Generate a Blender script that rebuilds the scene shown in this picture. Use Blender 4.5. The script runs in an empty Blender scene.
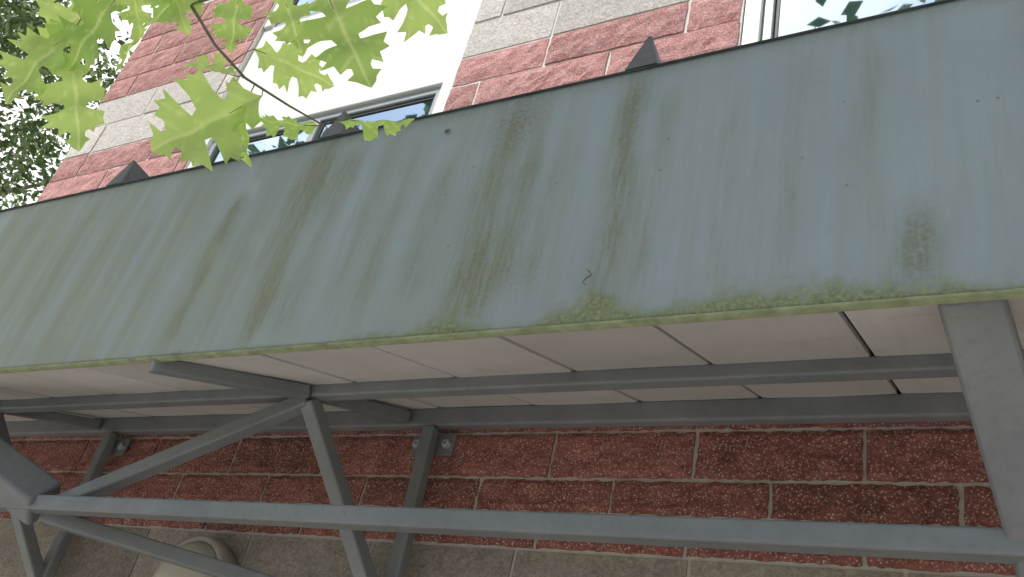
import bpy, bmesh, math, random
from mathutils import Vector, Matrix, noise
random.seed(7)
EYE=1.6
sc=bpy.context.scene
try:
    sc.view_settings.view_transform='Standard'; sc.view_settings.look='None'
except Exception: pass

# ---------------- helpers ----------------
def link(o,parent=None):
    sc.collection.objects.link(o)
    if parent: o.parent=parent
    return o
def empty(name):
    e=bpy.data.objects.new(name,None); e.empty_display_size=.2
    return link(e)
def mesh_obj(name,verts,faces,mat=None,parent=None,smooth=False):
    m=bpy.data.meshes.new(name); m.from_pydata([tuple(v) for v in verts],[],faces); m.update()
    if mat: m.materials.append(mat)
    if smooth:
        for p in m.polygons: p.use_smooth=True
    return link(bpy.data.objects.new(name,m),parent)
def W(x,y,z): return Vector((x,y,z+EYE))
def bevel(o,w,seg=2):
    b=o.modifiers.new('bevel','BEVEL'); b.width=w; b.segments=seg; b.limit_method='ANGLE'
    return o
def box(name,x0,x1,y0,y1,z0,z1,mat,parent=None,bw=0):
    v=[(x,y,z+EYE) for x in(x0,x1) for y in(y0,y1) for z in(z0,z1)]
    f=[(0,1,3,2),(4,6,7,5),(0,4,5,1),(2,3,7,6),(0,2,6,4),(1,5,7,3)]
    o=mesh_obj(name,v,f,mat,parent)
    if bw: bevel(o,bw)
    return o
def beam(name,p0,p1,w,h,mat,parent,hint=Vector((0,0,1)),bw=.006):
    p0=Vector(p0);p1=Vector(p1);d=(p1-p0).normalized()
    s=d.cross(hint)
    if s.length<.05: s=d.cross(Vector((0,1,0)))
    s.normalize();u=s.cross(d).normalized()
    v=[]
    for p in(p0,p1):
        for a,b in((-1,-1),(1,-1),(1,1),(-1,1)): v.append(p+s*a*w/2+u*b*h/2)
    f=[(0,1,2,3),(7,6,5,4),(0,4,5,1),(1,5,6,2),(2,6,7,3),(3,7,4,0)]
    return bevel(mesh_obj(name,v,f,mat,parent),bw,3)
def tube_data(pts,rad,n=8):
    V=[];F=[]
    for i,p in enumerate(pts):
        d=(pts[min(i+1,len(pts)-1)]-pts[max(i-1,0)]).normalized()
        a=d.cross(Vector((0.3,1,.2))).normalized(); b=d.cross(a)
        for k in range(n):
            t=2*math.pi*k/n
            V.append(p+a*math.cos(t)*rad[i]+b*math.sin(t)*rad[i])
    for i in range(len(pts)-1):
        for k in range(n):
            F.append((i*n+k,i*n+(k+1)%n,(i+1)*n+(k+1)%n,(i+1)*n+k))
    return V,F

# ---------------- materials ----------------
class NT:
    def __init__(s,name):
        s.m=bpy.data.materials.new(name); s.m.use_nodes=True; s.t=s.m.node_tree; s.t.nodes.clear()
        s.out=s.n('ShaderNodeOutputMaterial')
    def n(s,ty,**k):
        x=s.t.nodes.new(ty)
        for a,b in k.items(): setattr(x,a,b)
        return x
    def l(s,a,b): s.t.links.new(a,b)
    def coord(s,scale=(1,1,1),loc=(0,0,0)):
        g=s.n('ShaderNodeNewGeometry'); mp=s.n('ShaderNodeMapping')
        mp.inputs['Scale'].default_value=scale; mp.inputs['Location'].default_value=loc
        s.l(g.outputs['Position'],mp.inputs[0]); return mp.outputs[0]
    def noise(s,co,scale,detail=5,rough=.6):
        x=s.n('ShaderNodeTexNoise'); x.inputs['Scale'].default_value=scale; x.inputs['Detail'].default_value=detail; x.inputs['Roughness'].default_value=rough
        s.l(co,x.inputs['Vector']); return x.outputs['Fac']
    def ramp(s,f,a,b,ca=(0,0,0,1),cb=(1,1,1,1)):
        x=s.n('ShaderNodeValToRGB'); e=x.color_ramp.elements
        e[0].position=a;e[1].position=b;e[0].color=ca;e[1].color=cb
        s.l(f,x.inputs[0]); return x.outputs[0]
    def mix(s,f,a,b,bt='MIX'):
        x=s.n('ShaderNodeMix',data_type='RGBA',blend_type=bt)
        for i,v in((0,f),(6,a),(7,b)):
            if isinstance(v,(int,float)): x.inputs[i].default_value=v
            elif isinstance(v,tuple): x.inputs[i].default_value=v if len(v)==4 else v+(1,)
            else: s.l(v,x.inputs[i])
        return x.outputs[2]
    def math(s,op,a,b=0.0,clamp=False):
        x=s.n('ShaderNodeMath',operation=op,use_clamp=clamp)
        for i,v in((0,a),(1,b)):
            if isinstance(v,(int,float)): x.inputs[i].default_value=v
            else: s.l(v,x.inputs[i])
        return x.outputs[0]
    def attr(s,name):
        x=s.n('ShaderNodeAttribute'); x.attribute_name=name; return x
    def bump(s,h,st,dist):
        x=s.n('ShaderNodeBump'); x.inputs['Strength'].default_value=st; x.inputs['Distance'].default_value=dist
        s.l(h,x.inputs['Height']); return x.outputs[0]
    def bsdf(s,col,rough=.7,nrm=None,metal=0,spec=.4):
        b=s.n('ShaderNodeBsdfPrincipled')
        if isinstance(col,tuple): b.inputs['Base Color'].default_value=col+(1,) if len(col)==3 else col
        else: s.l(col,b.inputs['Base Color'])
        if isinstance(rough,(int,float)): b.inputs['Roughness'].default_value=rough
        else: s.l(rough,b.inputs['Roughness'])
        b.inputs['Metallic'].default_value=metal; b.inputs['Specular IOR Level'].default_value=spec
        if nrm: s.l(nrm,b.inputs['Normal'])
        s.l(b.outputs[0],s.out.inputs[0]); return b

def mat_splitface(name,dark,light,speck,amt=.9):
    t=NT(name); co=t.coord()
    n1=t.noise(co,14,4); n2=t.noise(co,90,6,.75); n3=t.noise(co,260,3,.7)
    c=t.mix(t.ramp(n1,.3,.7),dark,light)
    c=t.mix(.6,c,t.ramp(n2,.35,.7,(.35,.35,.35,1),(1.3,1.3,1.3,1)),'MULTIPLY')
    tint=t.attr('tint').outputs['Fac']
    c=t.mix(1.0,c,t.ramp(tint,0,1,(.8,.8,.8,1),(1.12,1.12,1.12,1)),'MULTIPLY')
    v=t.n('ShaderNodeTexVoronoi'); v.inputs['Scale'].default_value=150; t.l(co,v.inputs['Vector'])
    sp=t.math('MULTIPLY',t.ramp(v.outputs['Distance'],.15,.45,(amt,amt,amt,1),(0,0,0,1)),t.ramp(n3,.43,.58))
    c=t.mix(sp,c,speck)
    h=t.math('ADD',t.math('MULTIPLY',n2,1.0),t.math('MULTIPLY',n1,1.2))
    t.bsdf(c,.92,t.bump(h,.8,.010),spec=.15); return t.m
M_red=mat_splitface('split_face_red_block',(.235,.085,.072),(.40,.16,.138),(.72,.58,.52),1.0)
M_red2=mat_splitface('sunlit_red_block',(.45,.19,.19),(.64,.35,.345),(.85,.74,.72))  # upper-wall copy of the red block, sun wash painted into its colour
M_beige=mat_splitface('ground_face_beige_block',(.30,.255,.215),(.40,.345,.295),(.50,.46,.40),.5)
M_beige2=mat_splitface('sunlit_beige_block',(.68,.63,.61),(.80,.75,.73),(.85,.82,.80),.5)  # beige block lightened for the upper wall, sunlight put into the colour
def mat_simple(name,c1,c2,scale,rough=.7,bs=.2,bd=.003,spec=.4,metal=0):
    t=NT(name); co=t.coord(); n=t.noise(co,scale,6,.65)
    c=t.mix(t.ramp(n,.3,.7),c1,c2)
    t.bsdf(c,rough,t.bump(t.noise(co,scale*6,4),bs,bd),spec=spec,metal=metal); return t.m
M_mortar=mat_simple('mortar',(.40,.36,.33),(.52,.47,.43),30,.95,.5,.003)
M_mortar2=mat_simple('sunlit_mortar',(.64,.60,.58),(.74,.70,.68),30,.95,.5,.003)  # mortar copy for the sunlit upper wall, brightened in its colour
M_white=mat_simple('white_metal_panel',(.76,.76,.76),(.82,.82,.81),3,.45)
M_frame=mat_simple('window_frame',(.30,.33,.36),(.38,.40,.43),8,.4)
M_dark=mat_simple('dark_metal',(.045,.05,.055),(.09,.095,.095),25,.55)
M_gasket=mat_simple('gasket',(.02,.02,.02),(.04,.04,.04),25,.6)
def mat_glass():
    t=NT('window_glass'); co=t.coord()
    a=t.n('ShaderNodeBsdfDiffuse'); a.inputs[0].default_value=(.06,.13,.16,1)
    g=t.n('ShaderNodeBsdfGlossy'); g.inputs[0].default_value=(.75,.9,1,1); g.inputs['Roughness'].default_value=.02
    t.l(t.bump(t.noise(co,1.5,1),.15,.01),g.inputs['Normal'])
    m=t.n('ShaderNodeMixShader'); m.inputs[0].default_value=.8
    t.l(a.outputs[0],m.inputs[1]);t.l(g.outputs[0],m.inputs[2]);t.l(m.outputs[0],t.out.inputs[0]); return t.m
M_glass=mat_glass()
def mat_fascia():
    t=NT('weathered_painted_steel'); co=t.coord()
    big=t.noise(co,1.6,4,.6); mid=t.noise(co,9,6,.7); fine=t.noise(co,120,4,.7); grit=t.noise(co,420,2,.6)
    st=t.noise(t.coord((30,30,2.0)),1,5,.65); st2=t.noise(t.coord((110,110,9)),1,4,.7); st3=t.noise(t.coord((16,16,1.1),(3,0,2)),1,4,.6)
    c=t.mix(t.ramp(big,.3,.7),(.232,.280,.305),(.272,.322,.342))
    c=t.mix(t.ramp(mid,.45,.8,(0,0,0,1),(.35,.35,.35,1)),c,(.31,.36,.365))
    film=t.math('MULTIPLY',t.ramp(st,.42,.75),t.ramp(big,.35,.65,(.25,.25,.25,1),(.6,.6,.6,1)))
    c=t.mix(film,c,(.215,.23,.18))
    left=t.n('ShaderNodeSeparateXYZ'); t.l(co,left.inputs[0])
    lf=t.n('ShaderNodeMapRange'); lf.inputs['From Min'].default_value=-.8; lf.inputs['From Max'].default_value=-2.3; t.l(left.outputs['X'],lf.inputs['Value'])
    c=t.mix(t.math('MULTIPLY',lf.outputs[0],t.ramp(st3,.38,.60,(.06,.06,.06,1),(.85,.85,.85,1))),c,(.19,.21,.14))
    sa=t.attr('stain').outputs['Fac']
    k=t.math('MULTIPLY',sa,t.math('ADD',t.ramp(st2,.32,.62,(0,0,0,1),(.9,.9,.9,1)),.4),True)
    k=t.math('MULTIPLY',k,t.math('ADD',t.ramp(fine,.3,.65,(0,0,0,1),(.5,.5,.5,1)),.6),True)
    c=t.mix(k,c,t.mix(t.ramp(mid,.35,.65),(.145,.158,.092),(.185,.18,.118)))
    ru=t.attr('rust').outputs['Fac']
    k3=t.math('MULTIPLY',ru,t.ramp(fine,.38,.64),True)
    c=t.mix(k3,c,(.145,.125,.095))
    mo=t.attr('moss').outputs['Fac']
    k2=t.math('ADD',mo,t.math('MULTIPLY',t.math('SUBTRACT',t.noise(co,30,8,.82),.5),2.2))
    k2=t.math('MULTIPLY',t.ramp(k2,.30,.85),t.ramp(mo,.02,.25))
    mc=t.mix(t.ramp(fine,.35,.65),(.11,.125,.055),(.27,.29,.15))
    c=t.mix(t.math('MULTIPLY',k2,.85),c,mc)
    v=t.n('ShaderNodeTexVoronoi'); v.inputs['Scale'].default_value=22; t.l(co,v.inputs['Vector'])
    d=t.math('MULTIPLY',t.ramp(v.outputs['Distance'],.04,.08,(1,1,1,1),(0,0,0,1)),t.ramp(t.noise(co,7,2),.52,.56))
    c=t.mix(t.math('MULTIPLY',d,.6),c,(.07,.07,.06))
    h=t.math('ADD',t.math('MULTIPLY',grit,.35),t.math('ADD',t.math('MULTIPLY',k2,t.math('ADD',fine,.0)),t.math('MULTIPLY',k,.2)))
    t.bsdf(c,t.ramp(k2,0,1,(.45,.45,.45,1),(.95,.95,.95,1)),t.bump(h,.35,.003),spec=.35); return t.m
M_fascia=mat_fascia()
M_lip=mat_simple('mossy_drip_edge',(.17,.19,.10),(.33,.36,.22),26,.85,.6,.004)
def mat_steel():
    t=NT('painted_steel_tube'); co=t.coord()
    n=t.noise(co,5,5,.6); f=t.noise(co,60,5,.7); g=t.noise(t.coord((1,1,1),(4,2,1)),16,6,.75)
    c=t.mix(t.ramp(n,.3,.7),(.15,.158,.168),(.205,.213,.22))
    c=t.mix(t.ramp(f,.5,.8,(0,0,0,1),(.6,.6,.6,1)),c,(.14,.13,.115))
    c=t.mix(t.ramp(g,.56,.72,(0,0,0,1),(.45,.45,.45,1)),c,(.26,.255,.24))
    t.bsdf(c,t.ramp(g,.4,.7,(.35,.35,.35,1),(.65,.65,.65,1)),t.bump(f,.25,.002),spec=.4); return t.m
M_steel=mat_steel()
def mat_soffit():
    t=NT('soffit_panel'); co=t.coord()
    n=t.noise(co,2.5,4,.6); s=t.noise(t.coord((40,3,3)),1,4,.6); f=t.noise(co,90,3); st=t.noise(t.coord((5,9,5),(1,7,3)),1,6,.7)
    c=t.mix(t.ramp(n,.3,.7),(.50,.475,.455),(.60,.575,.55))
    c=t.mix(t.ramp(s,.5,.8,(0,0,0,1),(.35,.35,.35,1)),c,(.42,.38,.34))
    c=t.mix(t.ramp(st,.55,.72,(0,0,0,1),(.5,.5,.5,1)),c,(.40,.36,.31))
    tint=t.attr('tint').outputs['Fac']
    c=t.mix(1.0,c,t.ramp(tint,0,1,(.86,.86,.86,1),(1.05,1.05,1.05,1)),'MULTIPLY')
    t.bsdf(c,.6,t.bump(f,.08,.002),spec=.3); return t.m
M_soffit=mat_soffit()
def mat_leaf(name,c1,c2,tr,k=.5):
    t=NT(name); co=t.coord(); n=t.noise(co,9,4); 
    tint=t.attr('tint').outputs['Fac']
    c=t.mix(t.math('MULTIPLY',t.math('ADD',n,tint),.5),c1,c2)
    ve=t.attr('vein').outputs['Fac']
    c=t.mix(t.math('MULTIPLY',ve,.55),c,(.62,.70,.38))
    d=t.n('ShaderNodeBsdfPrincipled'); d.inputs['Roughness'].default_value=.45; d.inputs['Specular IOR Level'].default_value=.35
    t.l(c,d.inputs['Base Color'])
    tl=t.n('ShaderNodeBsdfTranslucent'); t.l(t.mix(1.0,c,tr,'MULTIPLY'),tl.inputs[0])
    m=t.n('ShaderNodeMixShader'); m.inputs[0].default_value=k
    t.l(d.outputs[0],m.inputs[1]);t.l(tl.outputs[0],m.inputs[2]);t.l(m.outputs[0],t.out.inputs[0]); return t.m
M_leaf=mat_leaf('oak_leaf',(.19,.34,.085),(.44,.58,.22),(2.0,1.8,1.4),.65)
def mat_fol(name,a,b):
    t=NT(name); c=t.mix(t.attr('tint').outputs['Fac'],a,b)
    t.bsdf(c,.6,spec=.3); return t.m
M_fol=mat_fol('foliage',(.05,.09,.032),(.12,.18,.07))
M_fol2=mat_fol('light_foliage',(.08,.13,.05),(.24,.32,.14))
M_bark=mat_simple('bark',(.09,.07,.055),(.18,.15,.12),14,.95,.8,.02)
M_twig=mat_simple('twig',(.10,.085,.06),(.16,.14,.10),30,.9,.4,.002)
M_pave=mat_simple('concrete_pavement',(.36,.35,.33),(.46,.45,.42),4,.9,.4,.004)
M_grass=mat_simple('grass',(.05,.085,.03),(.09,.13,.045),6,.95,.8,.03)
M_lampb=mat_simple('lamp_housing',(.33,.29,.24),(.42,.37,.31),20,.5)
M_lampd=mat_simple('lamp_diffuser',(.40,.36,.30),(.48,.44,.36),8,.3)

# ---------------- ground ----------------
v=[(-400,-400,0),(400,-400,0),(400,400,0),(-400,400,0)]
mesh_obj('ground',v,[(0,1,2,3)],M_grass)
pv=empty('pavement')
x=-9.0
i=0
while x<9:
    for j in range(-5,2):
        y=j*1.2-.3
        if y+1.2>1.94+.3: continue
        box('slab_%d'%i,x+.006,x+1.494,y+.006,min(y+1.194,1.9),-1.6-.1,-1.6+.02,M_pave,pv,.005); i+=1
    x+=1.5

# ---------------- building ----------------
YW=1.927
bl=empty('brick_building')
XL,XR=-4.5,5.0
BAYS=[(-3.35,-1.88,2.60),(-.70,1.30,2.80)]
box('mortar_core',XL+.01,XR-.01,YW+.004,YW+.2,-1.6,1.75,M_mortar,bl)
segs=[(XL+.01,BAYS[0][0]),(BAYS[0][1],BAYS[1][0]),(BAYS[1][1],XR-.01)]
for k,(a,b) in enumerate(segs): box('mortar_pier_%d'%k,a,b,YW+.004,YW+.2,1.752,6.0,M_mortar2,bl)
box('building_body',XL+.01,XR-.01,YW+.6,YW+9,-1.6,6.0,M_mortar,bl)
box('end_wall',XL,XL+.2,YW+.203,YW+.6,-1.6,6.0,M_beige,bl)
box('end_wall_right',XR-.2,XR,YW+.203,YW+.6,-1.6,6.0,M_beige,bl)
box('roof_coping',XL-.08,XR+.08,YW-.06,YW+9.1,6.002,6.12,M_frame,bl,.01)
class Acc:
    def __init__(s): s.v=[];s.f=[];s.t=[]
red,bei,red2,bei2=Acc(),Acc(),Acc(),Acc()
def block(A,x0,x1,z0,z1,rough,dense,g=.005):
    x0+=g;x1-=g;z0+=g;z1-=g
    if x1-x0<.02: return
    nx=max(2,int((x1-x0)/dense)); nz=max(2,int((z1-z0)/dense))
    b=len(A.v); tn=random.random(); off=random.uniform(-.003,.001)
    for j in range(nz+1):
        for i in range(nx+1):
            fx=i/nx;fz=j/nz; x=x0+(x1-x0)*fx; z=z0+(z1-z0)*fz
            edge=(i in(0,nx)) or (j in(0,nz))
            d=noise.fractal(Vector((x*22+off*900,z*22,off*1000)),1.0,2.0,3)*rough
            y=YW+off-(0.0 if edge else rough*.7)-d*(.3 if edge else 1)
            if edge and rough>.002:
                x+=random.uniform(-.002,.002)*(i in(0,nx)); z+=random.uniform(-.0025,.0025)*(j in(0,nz))
            A.v.append((x,y,z+EYE)); A.t.append(tn)
    for j in range(nz):
        for i in range(nx):
            a=b+j*(nx+1)+i; A.f.append((a,a+1,a+nx+2,a+nx+1))
    ring=[b+i for i in range(nx+1)]+[b+j*(nx+1)+nx for j in range(1,nz+1)]+[b+nz*(nx+1)+i for i in range(nx-1,-1,-1)]+[b+j*(nx+1) for j in range(nz-1,0,-1)]
    c=len(A.v)
    for r in ring:
        p=A.v[r]; A.v.append((p[0],YW+.03,p[2])); A.t.append(tn)
    n=len(ring)
    for k in range(n): A.f.append((ring[(k+1)%n],ring[k],c+k,c+(k+1)%n))
rows=[]
z=-1.6
for i in range(11): rows.append((z,z+.2059,'b',.45,0.0 if i%2 else .22)); z+=.2059
rows+=[(.665,.761,'r',.387,-.694),(.761,.854,'r',.387,-.508),(.854,.985,'r',.387,-.694)]
z=.985
for i in range(10): rows.append((z,z+.1715,'r',.56,-.90 if i%2 else -.62)); z+=.1715
for i in range(2): rows.append((z,z+.22,'b',.56,-.9+.28*i)); z+=.22
k=0
while z<5.95:
    kind='r' if (k//4)%2==0 else 'b'; h=.178
    if z+h>6.0: h=6.0-z
    rows.append((z,z+h,kind,.56,-.62 if k%2 else -.9)); z+=h;k+=1
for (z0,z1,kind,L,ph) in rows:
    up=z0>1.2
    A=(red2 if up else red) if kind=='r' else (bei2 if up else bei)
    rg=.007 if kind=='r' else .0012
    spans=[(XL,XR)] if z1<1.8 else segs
    vis=.6<z0<1.1 or 2.2<z0<3.8
    for a,b in spans:
        x=ph-math.ceil((ph-a)/L)*L
        while x<b:
            q0=max(x,a);q1=min(x+L,b)
            if q1-q0>.03:
                block(A,q0,q1,z0,z1,rg,.014 if (.6<z0<1.0 and -4<q0<.8 and kind=='r') else (.03 if vis else .06),.0045 if z0<1 else .0065)
            x+=L
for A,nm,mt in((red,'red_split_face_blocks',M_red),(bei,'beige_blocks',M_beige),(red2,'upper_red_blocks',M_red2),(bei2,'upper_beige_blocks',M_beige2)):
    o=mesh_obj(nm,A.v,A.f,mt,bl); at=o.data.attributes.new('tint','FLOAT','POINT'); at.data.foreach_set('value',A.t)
for bi,(a,b,hd) in enumerate(BAYS):
    p='bay%d_'%bi
    box(p+'apron',a+.003,b-.003,YW+.03,YW+.2,1.755,1.80,M_white,bl,.004)
    for wi,(z0,z1) in enumerate(((1.803,hd),(3.42,4.6))):
        jw=.06
        box(p+'jamb_l%d'%wi,a+.003,a+jw,YW+.01,YW+.2,z0,z1,M_white,bl,.004)
        box(p+'jamb_r%d'%wi,b-jw,b-.003,YW+.01,YW+.2,z0,z1,M_white,bl,.004)
        xa,xb=a+jw+.002,b-jw-.002
        fw=.035
        box(p+'frame_top%d'%wi,xa,xb,YW+.035,YW+.12,z1-fw,z1-.002,M_frame,bl,.004)
        box(p+'frame_bot%d'%wi,xa,xb,YW+.035,YW+.12,z0+.002,z0+fw,M_frame,bl,.004)
        n=2 if bi==0 else 1
        for s in range(n+1):
            xx=xa+(xb-xa-fw)*s/n
            box(p+'mullion%d_%d'%(wi,s),xx,xx+fw,YW+.03,YW+.118,z0+fw+.002,z1-fw-.002,M_frame,bl,.004)
            if s<n:
                x1=xa+(xb-xa-fw)*(s+1)/n
                g=.014
                A0,A1,Z0,Z1=xx+fw+.001,x1-.001,z0+fw+.003,z1-fw-.003
                box(p+'gasket_t%d_%d'%(wi,s),A0,A1,YW+.044,YW+.1,Z1-g,Z1,M_gasket,bl)
                box(p+'gasket_b%d_%d'%(wi,s),A0,A1,YW+.044,YW+.1,Z0,Z0+g,M_gasket,bl)
                box(p+'gasket_l%d_%d'%(wi,s),A0,A0+g,YW+.045,YW+.1,Z0+g,Z1-g,M_gasket,bl)
                box(p+'gasket_r%d_%d'%(wi,s),A1-g,A1,YW+.045,YW+.1,Z0+g,Z1-g,M_gasket,bl)
                box(p+'glass%d_%d'%(wi,s),A0+g,A1-g,YW+.05,YW+.06,Z0+g,Z1-g,M_glass,bl)
    box(p+'spandrel',a+.003,b-.003,YW+.02,YW+.2,hd+.003,3.00,M_white,bl,.004)
    box(p+'spandrel_upper',a+.003,b-.003,YW+.026,YW+.2,3.006,3.417,M_white,bl,.004)
    box(p+'spandrel_top',a+.003,b-.003,YW+.02,YW+.2,4.603,5.998,M_white,bl,.004)
    box(p+'interior',a+.003,b-.003,YW+.3,YW+.59,1.7,5.99,M_dark,bl)

# ---------------- canopy ----------------
cp=empty('entrance_canopy')
YF=1.15; ZB=.7935; ZT=1.42; FX0,FX1=-4.4,3.4
SL=.338
nx=640; nz=70
V=[];F=[];st=[];mo=[];ru=[]
STREAKS=[
 (-2.72,.025,1.40,.80,.8),(-2.61,.04,1.40,.80,1.1),(-2.48,.02,1.3,.80,.6),(-2.33,.04,1.40,.80,1.1),(-2.18,.025,1.3,.82,.6),(-2.03,.025,1.3,.82,.5),(-1.88,.018,1.36,.82,.45),(-1.70,.024,1.30,.80,1.3),(-1.60,.025,1.38,.85,.45),
 (-1.50,.02,1.42,1.0,.6),(-1.445,.034,1.43,.80,1.35),(-1.36,.03,1.40,.82,.7),(-1.24,.02,1.38,.85,.45),(-1.16,.03,1.36,.85,.5),(-1.05,.025,1.3,.85,.5),(-.905,.042,1.42,.80,1.05),(-.83,.025,1.38,.86,.6),(-.77,.015,1.35,.86,.4),
 (-.62,.032,1.43,.80,.95),(-.55,.022,1.38,.84,.5),(-.42,.02,1.3,.82,.35),(-.30,.02,1.41,.82,.35),(-.18,.02,1.41,.9,.3),(-.11,.03,.99,.80,.9),(.1,.04,1.4,.8,.4),(.21,.03,1.42,.8,.8),
 (-2.9,.06,1.4,.8,.8),(-3.15,.05,1.42,.8,.9),(-3.6,.03,1.42,.8,.6),(-4.0,.04,1.42,.8,.9)]
def ss(a,b,x):
    t=max(0,min(1,(x-a)/(b-a))); return t*t*(3-2*t)
for j in range(nz+1):
    z=ZB+(ZT-ZB)*j/nz
    for i in range(nx+1):
        x=FX0+(FX1-FX0)*i/nx
        wob=noise.noise(Vector((x*.9,z*1.6,0)))*.0035+noise.noise(Vector((x*3,z*3,5)))*.001
        V.append((x,YF+wob,z+EYE))
        s=0
        for (sx,w,zt,zb,k) in STREAKS:
            dx=x-sx-noise.noise(Vector((z*5,sx*7,1)))*.012
            if abs(dx)<w*4:
                ww=w*(1+.5*noise.noise(Vector((z*6,sx*3,9))))
                s+=k*math.exp(-(dx/ww)**2)*ss(zb-.03,zb+.08,z)*ss(zt+.02,zt-.10,z)*(.55+.5*(noise.noise(Vector((sx*9,z*5,2)))+.5))
        top=ss(1.37,1.42,z)*(.35+.8*max(0,noise.noise(Vector((x*4,0,3)))))
        s+=top+.18*max(0,noise.noise(Vector((x*1.3,z*1.5,8))))+.3*ss(.91,.80,z)*(.4+max(0,noise.noise(Vector((x*2.1,0,13)))))
        st.append(min(1,max(0,s)))
        h=z-ZB
        band=.85*math.exp(-((x+.33)/.36)**4)+.5*math.exp(-((x+.85)/.30)**2)+.35+.35*max(0,noise.noise(Vector((x*2.3,7,1))))
        band*=.35+1.3*(noise.noise(Vector((x*7,3,3)))*.7+.5)
        band=max(.12,band)
        mo.append(max(0,min(1,band*math.exp(-h/(.018*(.5+band)))+.16*band*math.exp(-h/.06)+.45*math.exp(-((x+.62)/.03)**2-((z-.84)/.03)**2))))
        r=0
        for rx,rz,rw,rh,k in((-.89,1.34,.07,.08,.85),(-1.44,1.37,.035,.06,.4),(-.11,.88,.022,.07,.45),(-.62,1.33,.03,.08,.3),(-.8,.92,.08,.05,.25)):
            r+=k*math.exp(-((x-rx)/rw)**2-((z-rz)/rh)**2)
        ru.append(min(1,r))
for j in range(nz):
    for i in range(nx):
        a=j*(nx+1)+i; F.append((a,a+1,a+nx+2,a+nx+1))
fo=mesh_obj('fascia',V,F,M_fascia,cp,True)
for nm,dat in(('stain',st),('moss',mo),('rust',ru)):
    at=fo.data.attributes.new(nm,'FLOAT','POINT'); at.data.foreach_set('value',dat)
so=fo.modifiers.new('thick','SOLIDIFY'); so.thickness=.006; so.offset=-1
n=900; V=[];F=[]
for i in range(n+1):
    x=FX0+(FX1-FX0)*i/n
    g=noise.fractal(Vector((x*30,0,0)),1,2,3)*.0012+noise.noise(Vector((x*2,1,1)))*.001
    for y,z in((YF+.012,ZB-.001),(YF-.005-g,ZB-.001),(YF-.006-g,ZB-.003-g),(YF-.005-g,ZB-.006-g),(YF+.012,ZB-.006-g*.5)): V.append((x,y,z+EYE))
for i in range(n):
    for k in range(4):
        a=i*5+k; F.append((a,a+1,a+6,a+5))
mesh_obj('drip_edge',V,F,M_lip,cp,True)
box('top_flashing',FX0,FX1,YF-.006,YF+.05,ZT+.001,ZT+.003,M_dark,cp,.001)
box('end_plate_l',FX0-.006,FX0-.001,YF,YW-.015,ZB,ZT+.2,M_fascia,cp)
box('end_plate_r',FX1+.001,FX1+.006,YF,YW-.015,ZB,ZT+.2,M_fascia,cp)
pts=[W(-.648,YF-.008,.905),W(-.640,YF-.010,.898),W(-.636,YF-.009,.890),W(-.644,YF-.010,.884),W(-.650,YF-.009,.877),W(-.644,YF-.008,.870)]
v,f=tube_data(pts,[.0008,.0014,.0012,.0014,.0010,.0006],6); mesh_obj('stuck_debris',v,f,M_twig,cp,True)
v=[];n=11
for k in range(n):
    r=.0095*random.uniform(.6,1.25); v.append(W(-1.08+r*math.cos(k*2*math.pi/n),YF-.006,1.352+r*.8*math.sin(k*2*math.pi/n)))
v.append(W(-1.08,YF-.009,1.352)); mesh_obj('paint_chip',v,[(k,(k+1)%n,n) for k in range(n)],M_dark,cp)
def roofz(y): return ZT-.02+SL*(y-YF)
mesh_obj('roof_deck',[(FX0,YF+.02,roofz(YF)+EYE),(FX1,YF+.02,roofz(YF)+EYE),(FX1,YW-.012,roofz(YW)+EYE),(FX0,YW-.012,roofz(YW)+EYE)],[(0,1,2,3)],M_dark,cp)
for k in range(-4,4):
    x=-.62+.835*k
    if not FX0<x<FX1: continue
    w=.036;hh=.118+random.uniform(-.008,.008); q=random.uniform(-.012,.008)
    v=[W(x-w,YF-.007,ZT+.004),W(x+w,YF-.007,ZT+.004),W(x-.004+q,YF+.010,ZT+hh),W(x+.004+q,YF+.010,ZT+hh-.003),W(x-w,YW-.02,roofz(YW)),W(x+w,YW-.02,roofz(YW)),W(x,YF+.16,ZT+.10),W(x,YW-.02,roofz(YW)+.05)]
    mesh_obj('roof_rib_%d'%(k+4),v,[(0,1,3,2),(1,5,7,6,3),(0,2,6,7,4),(2,3,6)],M_dark,cp)
def sofz(y): return ZB+.006+SL*(y-YF)
A=Acc(); x=-.533-.305*13
while x<FX1:
    x0=max(x+.004,FX0+.002);x1=min(x+.301,FX1-.002); 
    if x1-x0>.02:
        tn=random.random(); dz=random.uniform(-.0015,.0015); n=12
        base=len(A.v)
        for j in range(n+1):
            y=YF+.008+(YW-.02-YF-.008)*j/n
            sag=noise.noise(Vector((x*3,y*3,4)))*.003
            for xx,lift in((x0,.012),(x0+.001,.0),(x0+.012,-.0015),((x0+x1)/2,sag-.002),(x1-.012,-.0015),(x1-.001,0),(x1,.012)):
                A.v.append((xx,y,sofz(y)+dz+lift+EYE));A.t.append(tn)
        for j in range(n):
            for i in range(6):
                a=base+j*7+i; A.f.append((a,a+7,a+8,a+1))
    x+=.305
o=mesh_obj('soffit_panels',A.v,A.f,M_soffit,cp); at=o.data.attributes.new('tint','FLOAT','POINT'); at.data.foreach_set('value',A.t)
mesh_obj('soffit_backing',[(FX0,YF+.01,sofz(YF)+.02+EYE),(FX1,YF+.01,sofz(YF)+.02+EYE),(FX1,YW-.012,sofz(YW)+.02+EYE),(FX0,YW-.012,sofz(YW)+.02+EYE)],[(0,1,2,3)],M_gasket,cp)
T=.036
YA=1.53
beam('mid_beam',W(FX0+.01,YA,sofz(YA)-T/2-.004),W(FX1-.01,YA,sofz(YA)-T/2-.004),T,T,M_steel,cp)
box('wall_ledger',FX0+.01,FX1-.01,YW-.05,YW-.016,.988,1.046,M_steel,cp,.006)
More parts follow.
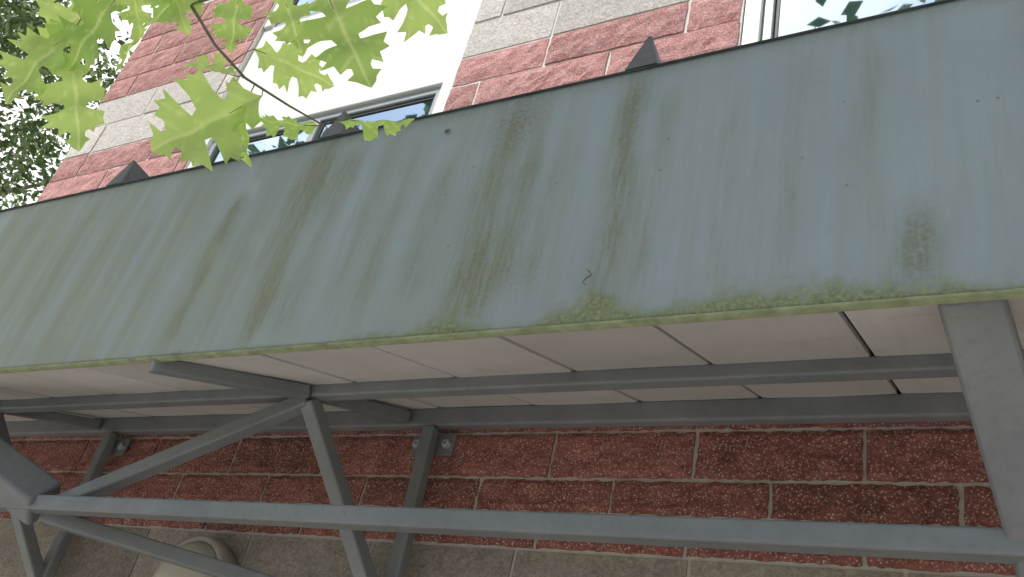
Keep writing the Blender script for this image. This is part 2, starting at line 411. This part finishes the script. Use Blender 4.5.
T=.043
def jz(y): return sofz(y)-.036/2-.006
ZR=.552; YR=1.495
JX=[-2.97,-1.59,1.34,2.8]
for k,xj in enumerate(JX):
    beam('joist_front_%d'%k,W(xj-.14,YF+.004,jz(YF+.01)),W(xj,YA-.018,jz(YA-T/2)),.036,.036,M_steel,cp)
    beam('joist_back_%d'%k,W(xj,YA+.018,jz(YA+T/2)),W(xj+.04,YW-.052,jz(YW-.072)),.036,.036,M_steel,cp)
    bx=xj+.135
    beam('wall_post_%d'%k,W(bx,YW-.05,.98),W(bx+.03,YW-.05,.40),T*.9,T*.85,M_steel,cp,Vector((0,1,0)))
    box('post_plate_%d'%k,bx-.07,bx+.07,YW-.022,YW-.014,.91,.972,M_steel,cp,.002)
    for sx in(-.05,.05):
        v,f=tube_data([W(bx+sx,YW-.022,.94),W(bx+sx,YW-.034,.94),W(bx+sx,YW-.036,.94)],[.013,.013,.003],6)
        mesh_obj('bolt',v,f,M_frame,cp)
    beam('knee_brace_%d'%k,W(xj,YA,jz(YA)-T/2),W(bx+.022,YW-.05,.43),T,T,M_steel,cp,Vector((1,0,0)))
STR=[((-2.92,YF+.06,ZB-.01),(-2.39,YR,ZR+.01),.105,False),((-.048,YF+.052,ZB+.045),(.012,YR-.01,ZR+.02),.088,True),((2.8,YF+.06,ZB+.04),(2.3,YR,ZR+.01),.09,True)]
for k,(p,q,wd,low) in enumerate(STR):
    beam('main_strut_%d'%k,W(*p),W(*q),wd,wd,M_steel,cp,Vector((1,0,0)),.012)
    if low:
        beam('main_strut_low_%d'%k,W(q[0]+.002,q[1]-.02,q[2]+.015),W(q[0]+.01,YW-.06,.28),.084,.084,M_steel,cp,Vector((1,0,0)),.012)
        box('strut_plate_%d'%k,q[0]-.08,q[0]+.08,YW-.03,YW-.014,.18,.36,M_steel,cp,.003)
beam('front_rail',W(FX0+.3,YR-.03,ZR),W(FX1-.3,YR-.03,ZR),T,T,M_steel,cp)
beam('web_up',W(-2.37,YR,ZR),W(JX[1],YA,jz(YA)-.02),T*.95,T*.95,M_steel,cp)
beam('web_down',W(-2.37,YR,ZR-.02),W(JX[1]+.14,YW-.05,.45),T*.95,T*.95,M_steel,cp)
beam('web_up_r',W(2.29,YR,ZR),W(JX[2],YA,jz(YA)-.02),T,T,M_steel,cp)

# ---------------- wall light ----------------
wl=empty('wall_light')
def lathe(name,prof,cx,cz,mat,parent,n=40):
    V=[];F=[]
    for r,d in prof:
        for k in range(n):
            t=2*math.pi*k/n; V.append((cx+r*math.cos(t),YW-.004-d,cz+EYE+r*math.sin(t)))
    for i in range(len(prof)-1):
        for k in range(n): F.append((i*n+k,i*n+(k+1)%n,(i+1)*n+(k+1)%n,(i+1)*n+k))
    return mesh_obj(name,V,F,mat,parent,True)
lx,lz=-2.15,.487
lathe('housing',[(.12,0),(.14,.005),(.142,.05),(.138,.07),(.126,.076),(.118,.07)],lx,lz,M_lampb,wl)
lathe('diffuser',[(.119,.06),(.112,.085),(.095,.105),(.06,.122),(.03,.127),(.001,.128)],lx,lz,M_lampd,wl)

# ---------------- trees ----------------
def foliage(name,clumps,nleaf,size,mat,parent,spread):
    V=[];F=[];T_=[]
    for c,cr in clumps:
        ct=random.uniform(-.25,.25)
        for _ in range(nleaf):
            d=Vector((random.gauss(0,1),random.gauss(0,1),random.gauss(0,.75)))*cr*spread
            p=c+d; n=Vector((random.gauss(0,1),random.gauss(0,1),random.gauss(0,1)+.6)).normalized()
            a=n.orthogonal().normalized(); a.rotate(Matrix.Rotation(random.uniform(0,6.28),3,n)); b=n.cross(a)
            s=size*random.uniform(.6,1.3); i=len(V)
            V+= [p-a*s*.5,p+b*s*.28+n*s*.05,p+a*s*.5,p-b*s*.28+n*s*.05]
            F+=[(i,i+1,i+2,i+3)]
            tn=min(1,max(0,random.random()+ct)); T_+=[tn]*4
    o=mesh_obj(name,V,F,mat,parent); at=o.data.attributes.new('tint','FLOAT','POINT'); at.data.foreach_set('value',T_)
    return o
def limbs(name,paths,parent,mat,n=8):
    V=[];F=[]
    for pts,r in paths:
        v,f=tube_data([Vector(p) for p in pts],r,n); o=len(V); V+=v; F+=[tuple(i+o for i in q) for q in f]
    return mesh_obj(name,V,F,mat,parent,True)
bt=empty('broadleaf_tree')
C=Vector((-12.1,3.35,6.0+EYE)); cl=[]
for _ in range(105):
    d=Vector((random.gauss(0,1),random.gauss(0,1),random.gauss(0,1))).normalized()*random.uniform(.35,1)**.5
    cl.append((C+Vector((d.x*2.5,d.y*2.3,d.z*3.3)),random.uniform(.35,.6)))
foliage('crown',cl,170,.115,M_fol2,bt,.58)
limbs('trunk',[([(-12.2,3.4,0),(-12.1,3.3,2.5),(-12.3,3.3,5),(-12.2,3.4,8),(-12.1,3.3,10)],[.28,.22,.17,.1,.03])]+
 [([(-12.2,3.3,3+k*.8),(C.x+math.cos(k*2)*1.1,C.y+math.sin(k*2)*1.1,4.3+k*.8),(C.x+math.cos(k*2)*2,C.y+math.sin(k*2)*2,5.4+k*.8)],[.09,.06,.02]) for k in range(6)],bt,M_bark)

ok=empty('oak_tree')
S=Vector((-.25,-.5,.83)).normalized()
cl=[]
# unseen leaf clumps behind the viewer, shaped to shade fascia but not upper wall
for ix in range(19):
    for iz in range(4):
        x=-7.0+ix*.47+random.uniform(-.12,.12)
        y=-.95-random.uniform(0,.5)
        zc=3.75+iz*.48+(-.75-y)*1.5+random.uniform(-.1,.1)
        cl.append((W(x-.2,y,zc),random.uniform(.32,.4)))
for _ in range(55):
    x=random.uniform(-6.5,1.6); s=random.uniform(.3,1)
    y=-.95-2.0*s
    zc=4.3+(-.5-y)*1.15+random.uniform(-.7,.3)
    cl.append((W(x-.5,y,zc),random.uniform(.3,.45)))
foliage('crown',cl,115,.19,M_fol,ok,.6)
limbs('trunk',[([(-2.5,-4.2,0),(-2.4,-4.1,2.2),(-2.6,-3.6,4.2),(-2.4,-2.8,6),(-2.3,-2.2,7.5)],[.32,.27,.22,.15,.06]),
 ([(-2.6,-3.7,4.0),(-1.9,-2.6,4.6),(-1.6,-1.2,4.6),(-1.45,-.1,3.7),(-1.38,.35,3.1),(-1.34,.55,2.86)],[.13,.09,.05,.02,.008,.004]),
 ([(-1.6,-1.2,4.6),(-1.9,-.2,3.9),(-1.9,.2,3.2),(-1.75,.28,2.86)],[.05,.02,.008,.003]),
 ([(-2.6,-3.6,4.4),(-4,-2.6,5.6),(-5.4,-1.6,6.2)],[.12,.08,.03]),
 ([(-2.5,-3.3,4.9),(-.8,-2.3,5.9),(.9,-1.4,6.4)],[.12,.08,.03])],ok,M_bark)
SO=Vector((-1.126,.656,1.032+EYE)); E1=Vector((.871,.443,.211)); E2=Vector((-.090,.567,-.8185)); E3=Vector((-.4826,.6939,.5343))
def SP(a,b,c=0): return SO+E1*(a*.001736)+E2*(b*.001736)+E3*c
HALF=[(0,0),(.04,.03),(.09,.10),(.12,.20),(.165,.185),(.20,.20),(.235,.11),(.28,.10),(.31,.20),(.32,.34),(.37,.31),(.42,.385),(.455,.30),(.525,.325),(.505,.20),(.515,.115),(.565,.11),(.60,.19),(.645,.34),(.69,.275),(.755,.31),(.755,.21),(.83,.19),(.785,.125),(.80,.08),(.85,.08),(.885,.15),(.92,.085),(.955,.06),(1.0,0)]
LV=[];LF=[];LT=[];LVe=[]
def oak_leaf(p0,p1,roll=0,wid=1.0,fold=.25,droop=.12,seed=0):
    rnd=random.Random(seed)
    ax=p1-p0; L=ax.length; ax.normalize()
    n=-E3+ax*ax.dot(E3); n.normalize(); n.rotate(Matrix.Rotation(roll,3,ax)); s=ax.cross(n)
    bm=bmesh.new()
    curl=rnd.uniform(-.12,.12)
    for sg in(1,-1):
        k=1+rnd.uniform(-.1,.1)
        pts=[(x+rnd.uniform(-.012,.012)*(0<i<len(HALF)-1),y*k*(1+rnd.uniform(-.12,.12))) for i,(x,y) in enumerate(HALF)]
        mid=[(x,0) for x in(.85,.7,.55,.4,.25,.1)]
        vs=[bm.verts.new((x,sg*y,0)) for x,y in pts]+[bm.verts.new((x,0,0)) for x,y in mid]
        if sg<0: vs=vs[::-1]
        bm.faces.new(vs)
    bmesh.ops.remove_doubles(bm,verts=bm.verts,dist=1e-4)
    bmesh.ops.triangulate(bm,faces=bm.faces[:])
    bmesh.ops.subdivide_edges(bm,edges=bm.edges[:],cuts=3,use_grid_fill=True)
    b=len(LV); tn=rnd.random()
    bm.verts.index_update()
    for v in bm.verts:
        x,y=v.co.x,v.co.y
        h=abs(y)*fold-droop*(x-.1)**2+.02*math.sin(x*17+seed)+.03*math.sin(y*14+x*6+seed)*abs(y)*3
        LV.append(p0+ax*(x*L)+s*((y+curl*x*x)*L*wid)+n*(h*L)); LT.append(tn)
        ve=max(0,1-abs(y)/.012)
        for lx_,k in((.02,1.2),(.12,1.1),(.32,1.0),(.52,.95),(.68,.9)):
            ve=max(ve,(1-abs((x-lx_)-abs(y)*.75)/.016)*.7)
        LVe.append(max(0,ve))
    for f in bm.faces: LF.append(tuple(v.index+b for v in f.verts))
    bm.free()
TW=[]
def leaf(u0,v0,u1,v1,c0=0,c1=0,stem=None,**k):
    p0=SP(u0-240,v0-75,c0); p1=SP(u1-240,v1-75,c1); oak_leaf(p0,p1,seed=len(LV),**k)
    if stem:
        q=SP(stem[0]-240,stem[1]-75,stem[2]); TW.append(([q,(q+p0)/2+Vector((0,0,.004)),p0,p0+(p1-p0)*.3],[.0012,.001,.001,.0005]))
leaf(262,96,158,158,0,-.03,(262,88,0),wid=1.08,roll=.15)
leaf(248,98,238,166,0,.04,(255,84,0),wid=.6,roll=1.0,fold=.7)
leaf(318,-22,368,84,.05,0,(300,-40,.1),wid=1.1,roll=-.2)
leaf(250,46,330,74,.02,.05,(232,62,0),wid=.85,roll=.45)
leaf(236,-20,226,48,.02,.03,(205,-20,.03),wid=1.0,roll=.3)
leaf(234,74,170,52,.02,.06,(243,78,0),wid=.5,roll=.8,fold=.4)
leaf(338,120,414,118,.0,.05,(322,124,.02),wid=.45,roll=1.1,fold=.4)
leaf(318,124,248,122,.02,.0,(322,124,.02),wid=.6,roll=-.95,fold=.3)
leaf(375,-55,446,24,.05,.03,(360,-70,.08),wid=1.05,roll=.5)
leaf(262,-35,292,38,.12,.1,(250,-40,.1),wid=.9,roll=-.3)
leaf(150,-45,184,26,.05,.02,(175,-40,.05),wid=.9,roll=.2)
leaf(200,-40,136,8,.05,.05,(185,-30,.05),wid=.9,roll=-.3)
for a in [(100,-30,28,50,.1,.1,1.0,.2),(30,35,48,138,.15,.12,.95,-.2),(35,0,-35,85,.15,.1,1.0,.3),(105,-45,118,20,.1,.1,.8,-.5),(75,-55,-15,15,.2,.15,1.0,.1),(120,-20,72,48,.18,.15,.6,.8)]:
    leaf(*a[:4],a[4],a[5],(75,-50,.12),wid=a[6],roll=a[7])
o=mesh_obj('leaf_spray',LV,LF,M_leaf,ok,True)
for nm,d in(('tint',LT),('vein',LVe)):
    at=o.data.attributes.new(nm,'FLOAT','POINT'); at.data.foreach_set('value',d)
TW.append(([SP(-76,-110,.1),SP(-60,-80,.05),SP(-25,-30,0),SP(5,3,0),SP(48,30,.01),SP(84,50,.02)],[.004,.0034,.0028,.0024,.002,.0012]))
TW.append(([SP(-60,-80,.05),SP(10,-105,.07),SP(75,-125,.09),SP(140,-150,.09)],[.003,.0022,.002,.0016]))
TW.append(([SP(-76,-140,.1),SP(-120,-128,.1),SP(-165,-125,.12),SP(-230,-100,.15)],[.003,.0025,.002,.0015]))
TW.append(([Vector((-1.34,.55,2.86)),SP(-76,-110,.1)],[.004,.004]))
limbs('twigs',TW,ok,M_twig,6)

# ---------------- camera ----------------
R=Vector((.8712,.4429,.2112)); B=Vector((.4826,-.6939,-.5343))
B.normalize(); R=(R-B*R.dot(B)).normalized(); U=B.cross(R)
cam=bpy.data.cameras.new('Camera'); co=bpy.data.objects.new('Camera',cam); link(co)
m=Matrix((R,U,B)).transposed().to_4x4(); m.translation=Vector((0,0,EYE)); co.matrix_world=m
cam.sensor_width=36; cam.lens=893/1024*36; cam.clip_end=2000; cam.clip_start=.02
sc.camera=co

# ---------------- light ----------------
sun=bpy.data.lights.new('sun','SUN'); sun.energy=5; sun.angle=math.radians(.5); sun.color=(1,.96,.9)
sn=bpy.data.objects.new('sun',sun); link(sn); sn.rotation_euler=(-S).to_track_quat('-Z','Y').to_euler(); sn.location=(0,-5,12)
w=bpy.data.worlds.new('World'); sc.world=w; w.use_nodes=True; t=w.node_tree; t.nodes.clear()
out=t.nodes.new('ShaderNodeOutputWorld'); sky=t.nodes.new('ShaderNodeTexSky'); sky.sky_type='NISHITA'; sky.sun_disc=False
sky.sun_elevation=math.asin(S.z); sky.sun_rotation=math.atan2(S.x,S.y)
b1=t.nodes.new('ShaderNodeBackground'); b1.inputs[1].default_value=.15; t.links.new(sky.outputs[0],b1.inputs[0])
b2=t.nodes.new('ShaderNodeBackground'); b2.inputs[0].default_value=(1,.99,.97,1); b2.inputs[1].default_value=1.6
tc=t.nodes.new('ShaderNodeTexCoord'); mp=t.nodes.new('ShaderNodeMapping'); mp.inputs['Scale'].default_value=(1,1,1.6); mp.inputs['Location'].default_value=(.3,.1,0)
nz_=t.nodes.new('ShaderNodeTexNoise'); nz_.inputs['Scale'].default_value=3.6; nz_.inputs['Detail'].default_value=8; nz_.inputs['Roughness'].default_value=.55
sx=t.nodes.new('ShaderNodeSeparateXYZ'); ma=t.nodes.new('ShaderNodeMath'); ma.operation='MULTIPLY_ADD'; ma.inputs[1].default_value=.27
rp=t.nodes.new('ShaderNodeValToRGB'); rp.color_ramp.elements[0].position=.33; rp.color_ramp.elements[1].position=.46
mx=t.nodes.new('ShaderNodeMixShader')
t.links.new(tc.outputs['Generated'],mp.inputs[0]);t.links.new(mp.outputs[0],nz_.inputs['Vector'])
t.links.new(tc.outputs['Generated'],sx.inputs[0]);t.links.new(sx.outputs['Y'],ma.inputs[0]);t.links.new(nz_.outputs['Fac'],ma.inputs[2]);t.links.new(ma.outputs[0],rp.inputs[0])
t.links.new(rp.outputs[0],mx.inputs[0]);t.links.new(b1.outputs[0],mx.inputs[1]);t.links.new(b2.outputs[0],mx.inputs[2]);t.links.new(mx.outputs[0],out.inputs[0])
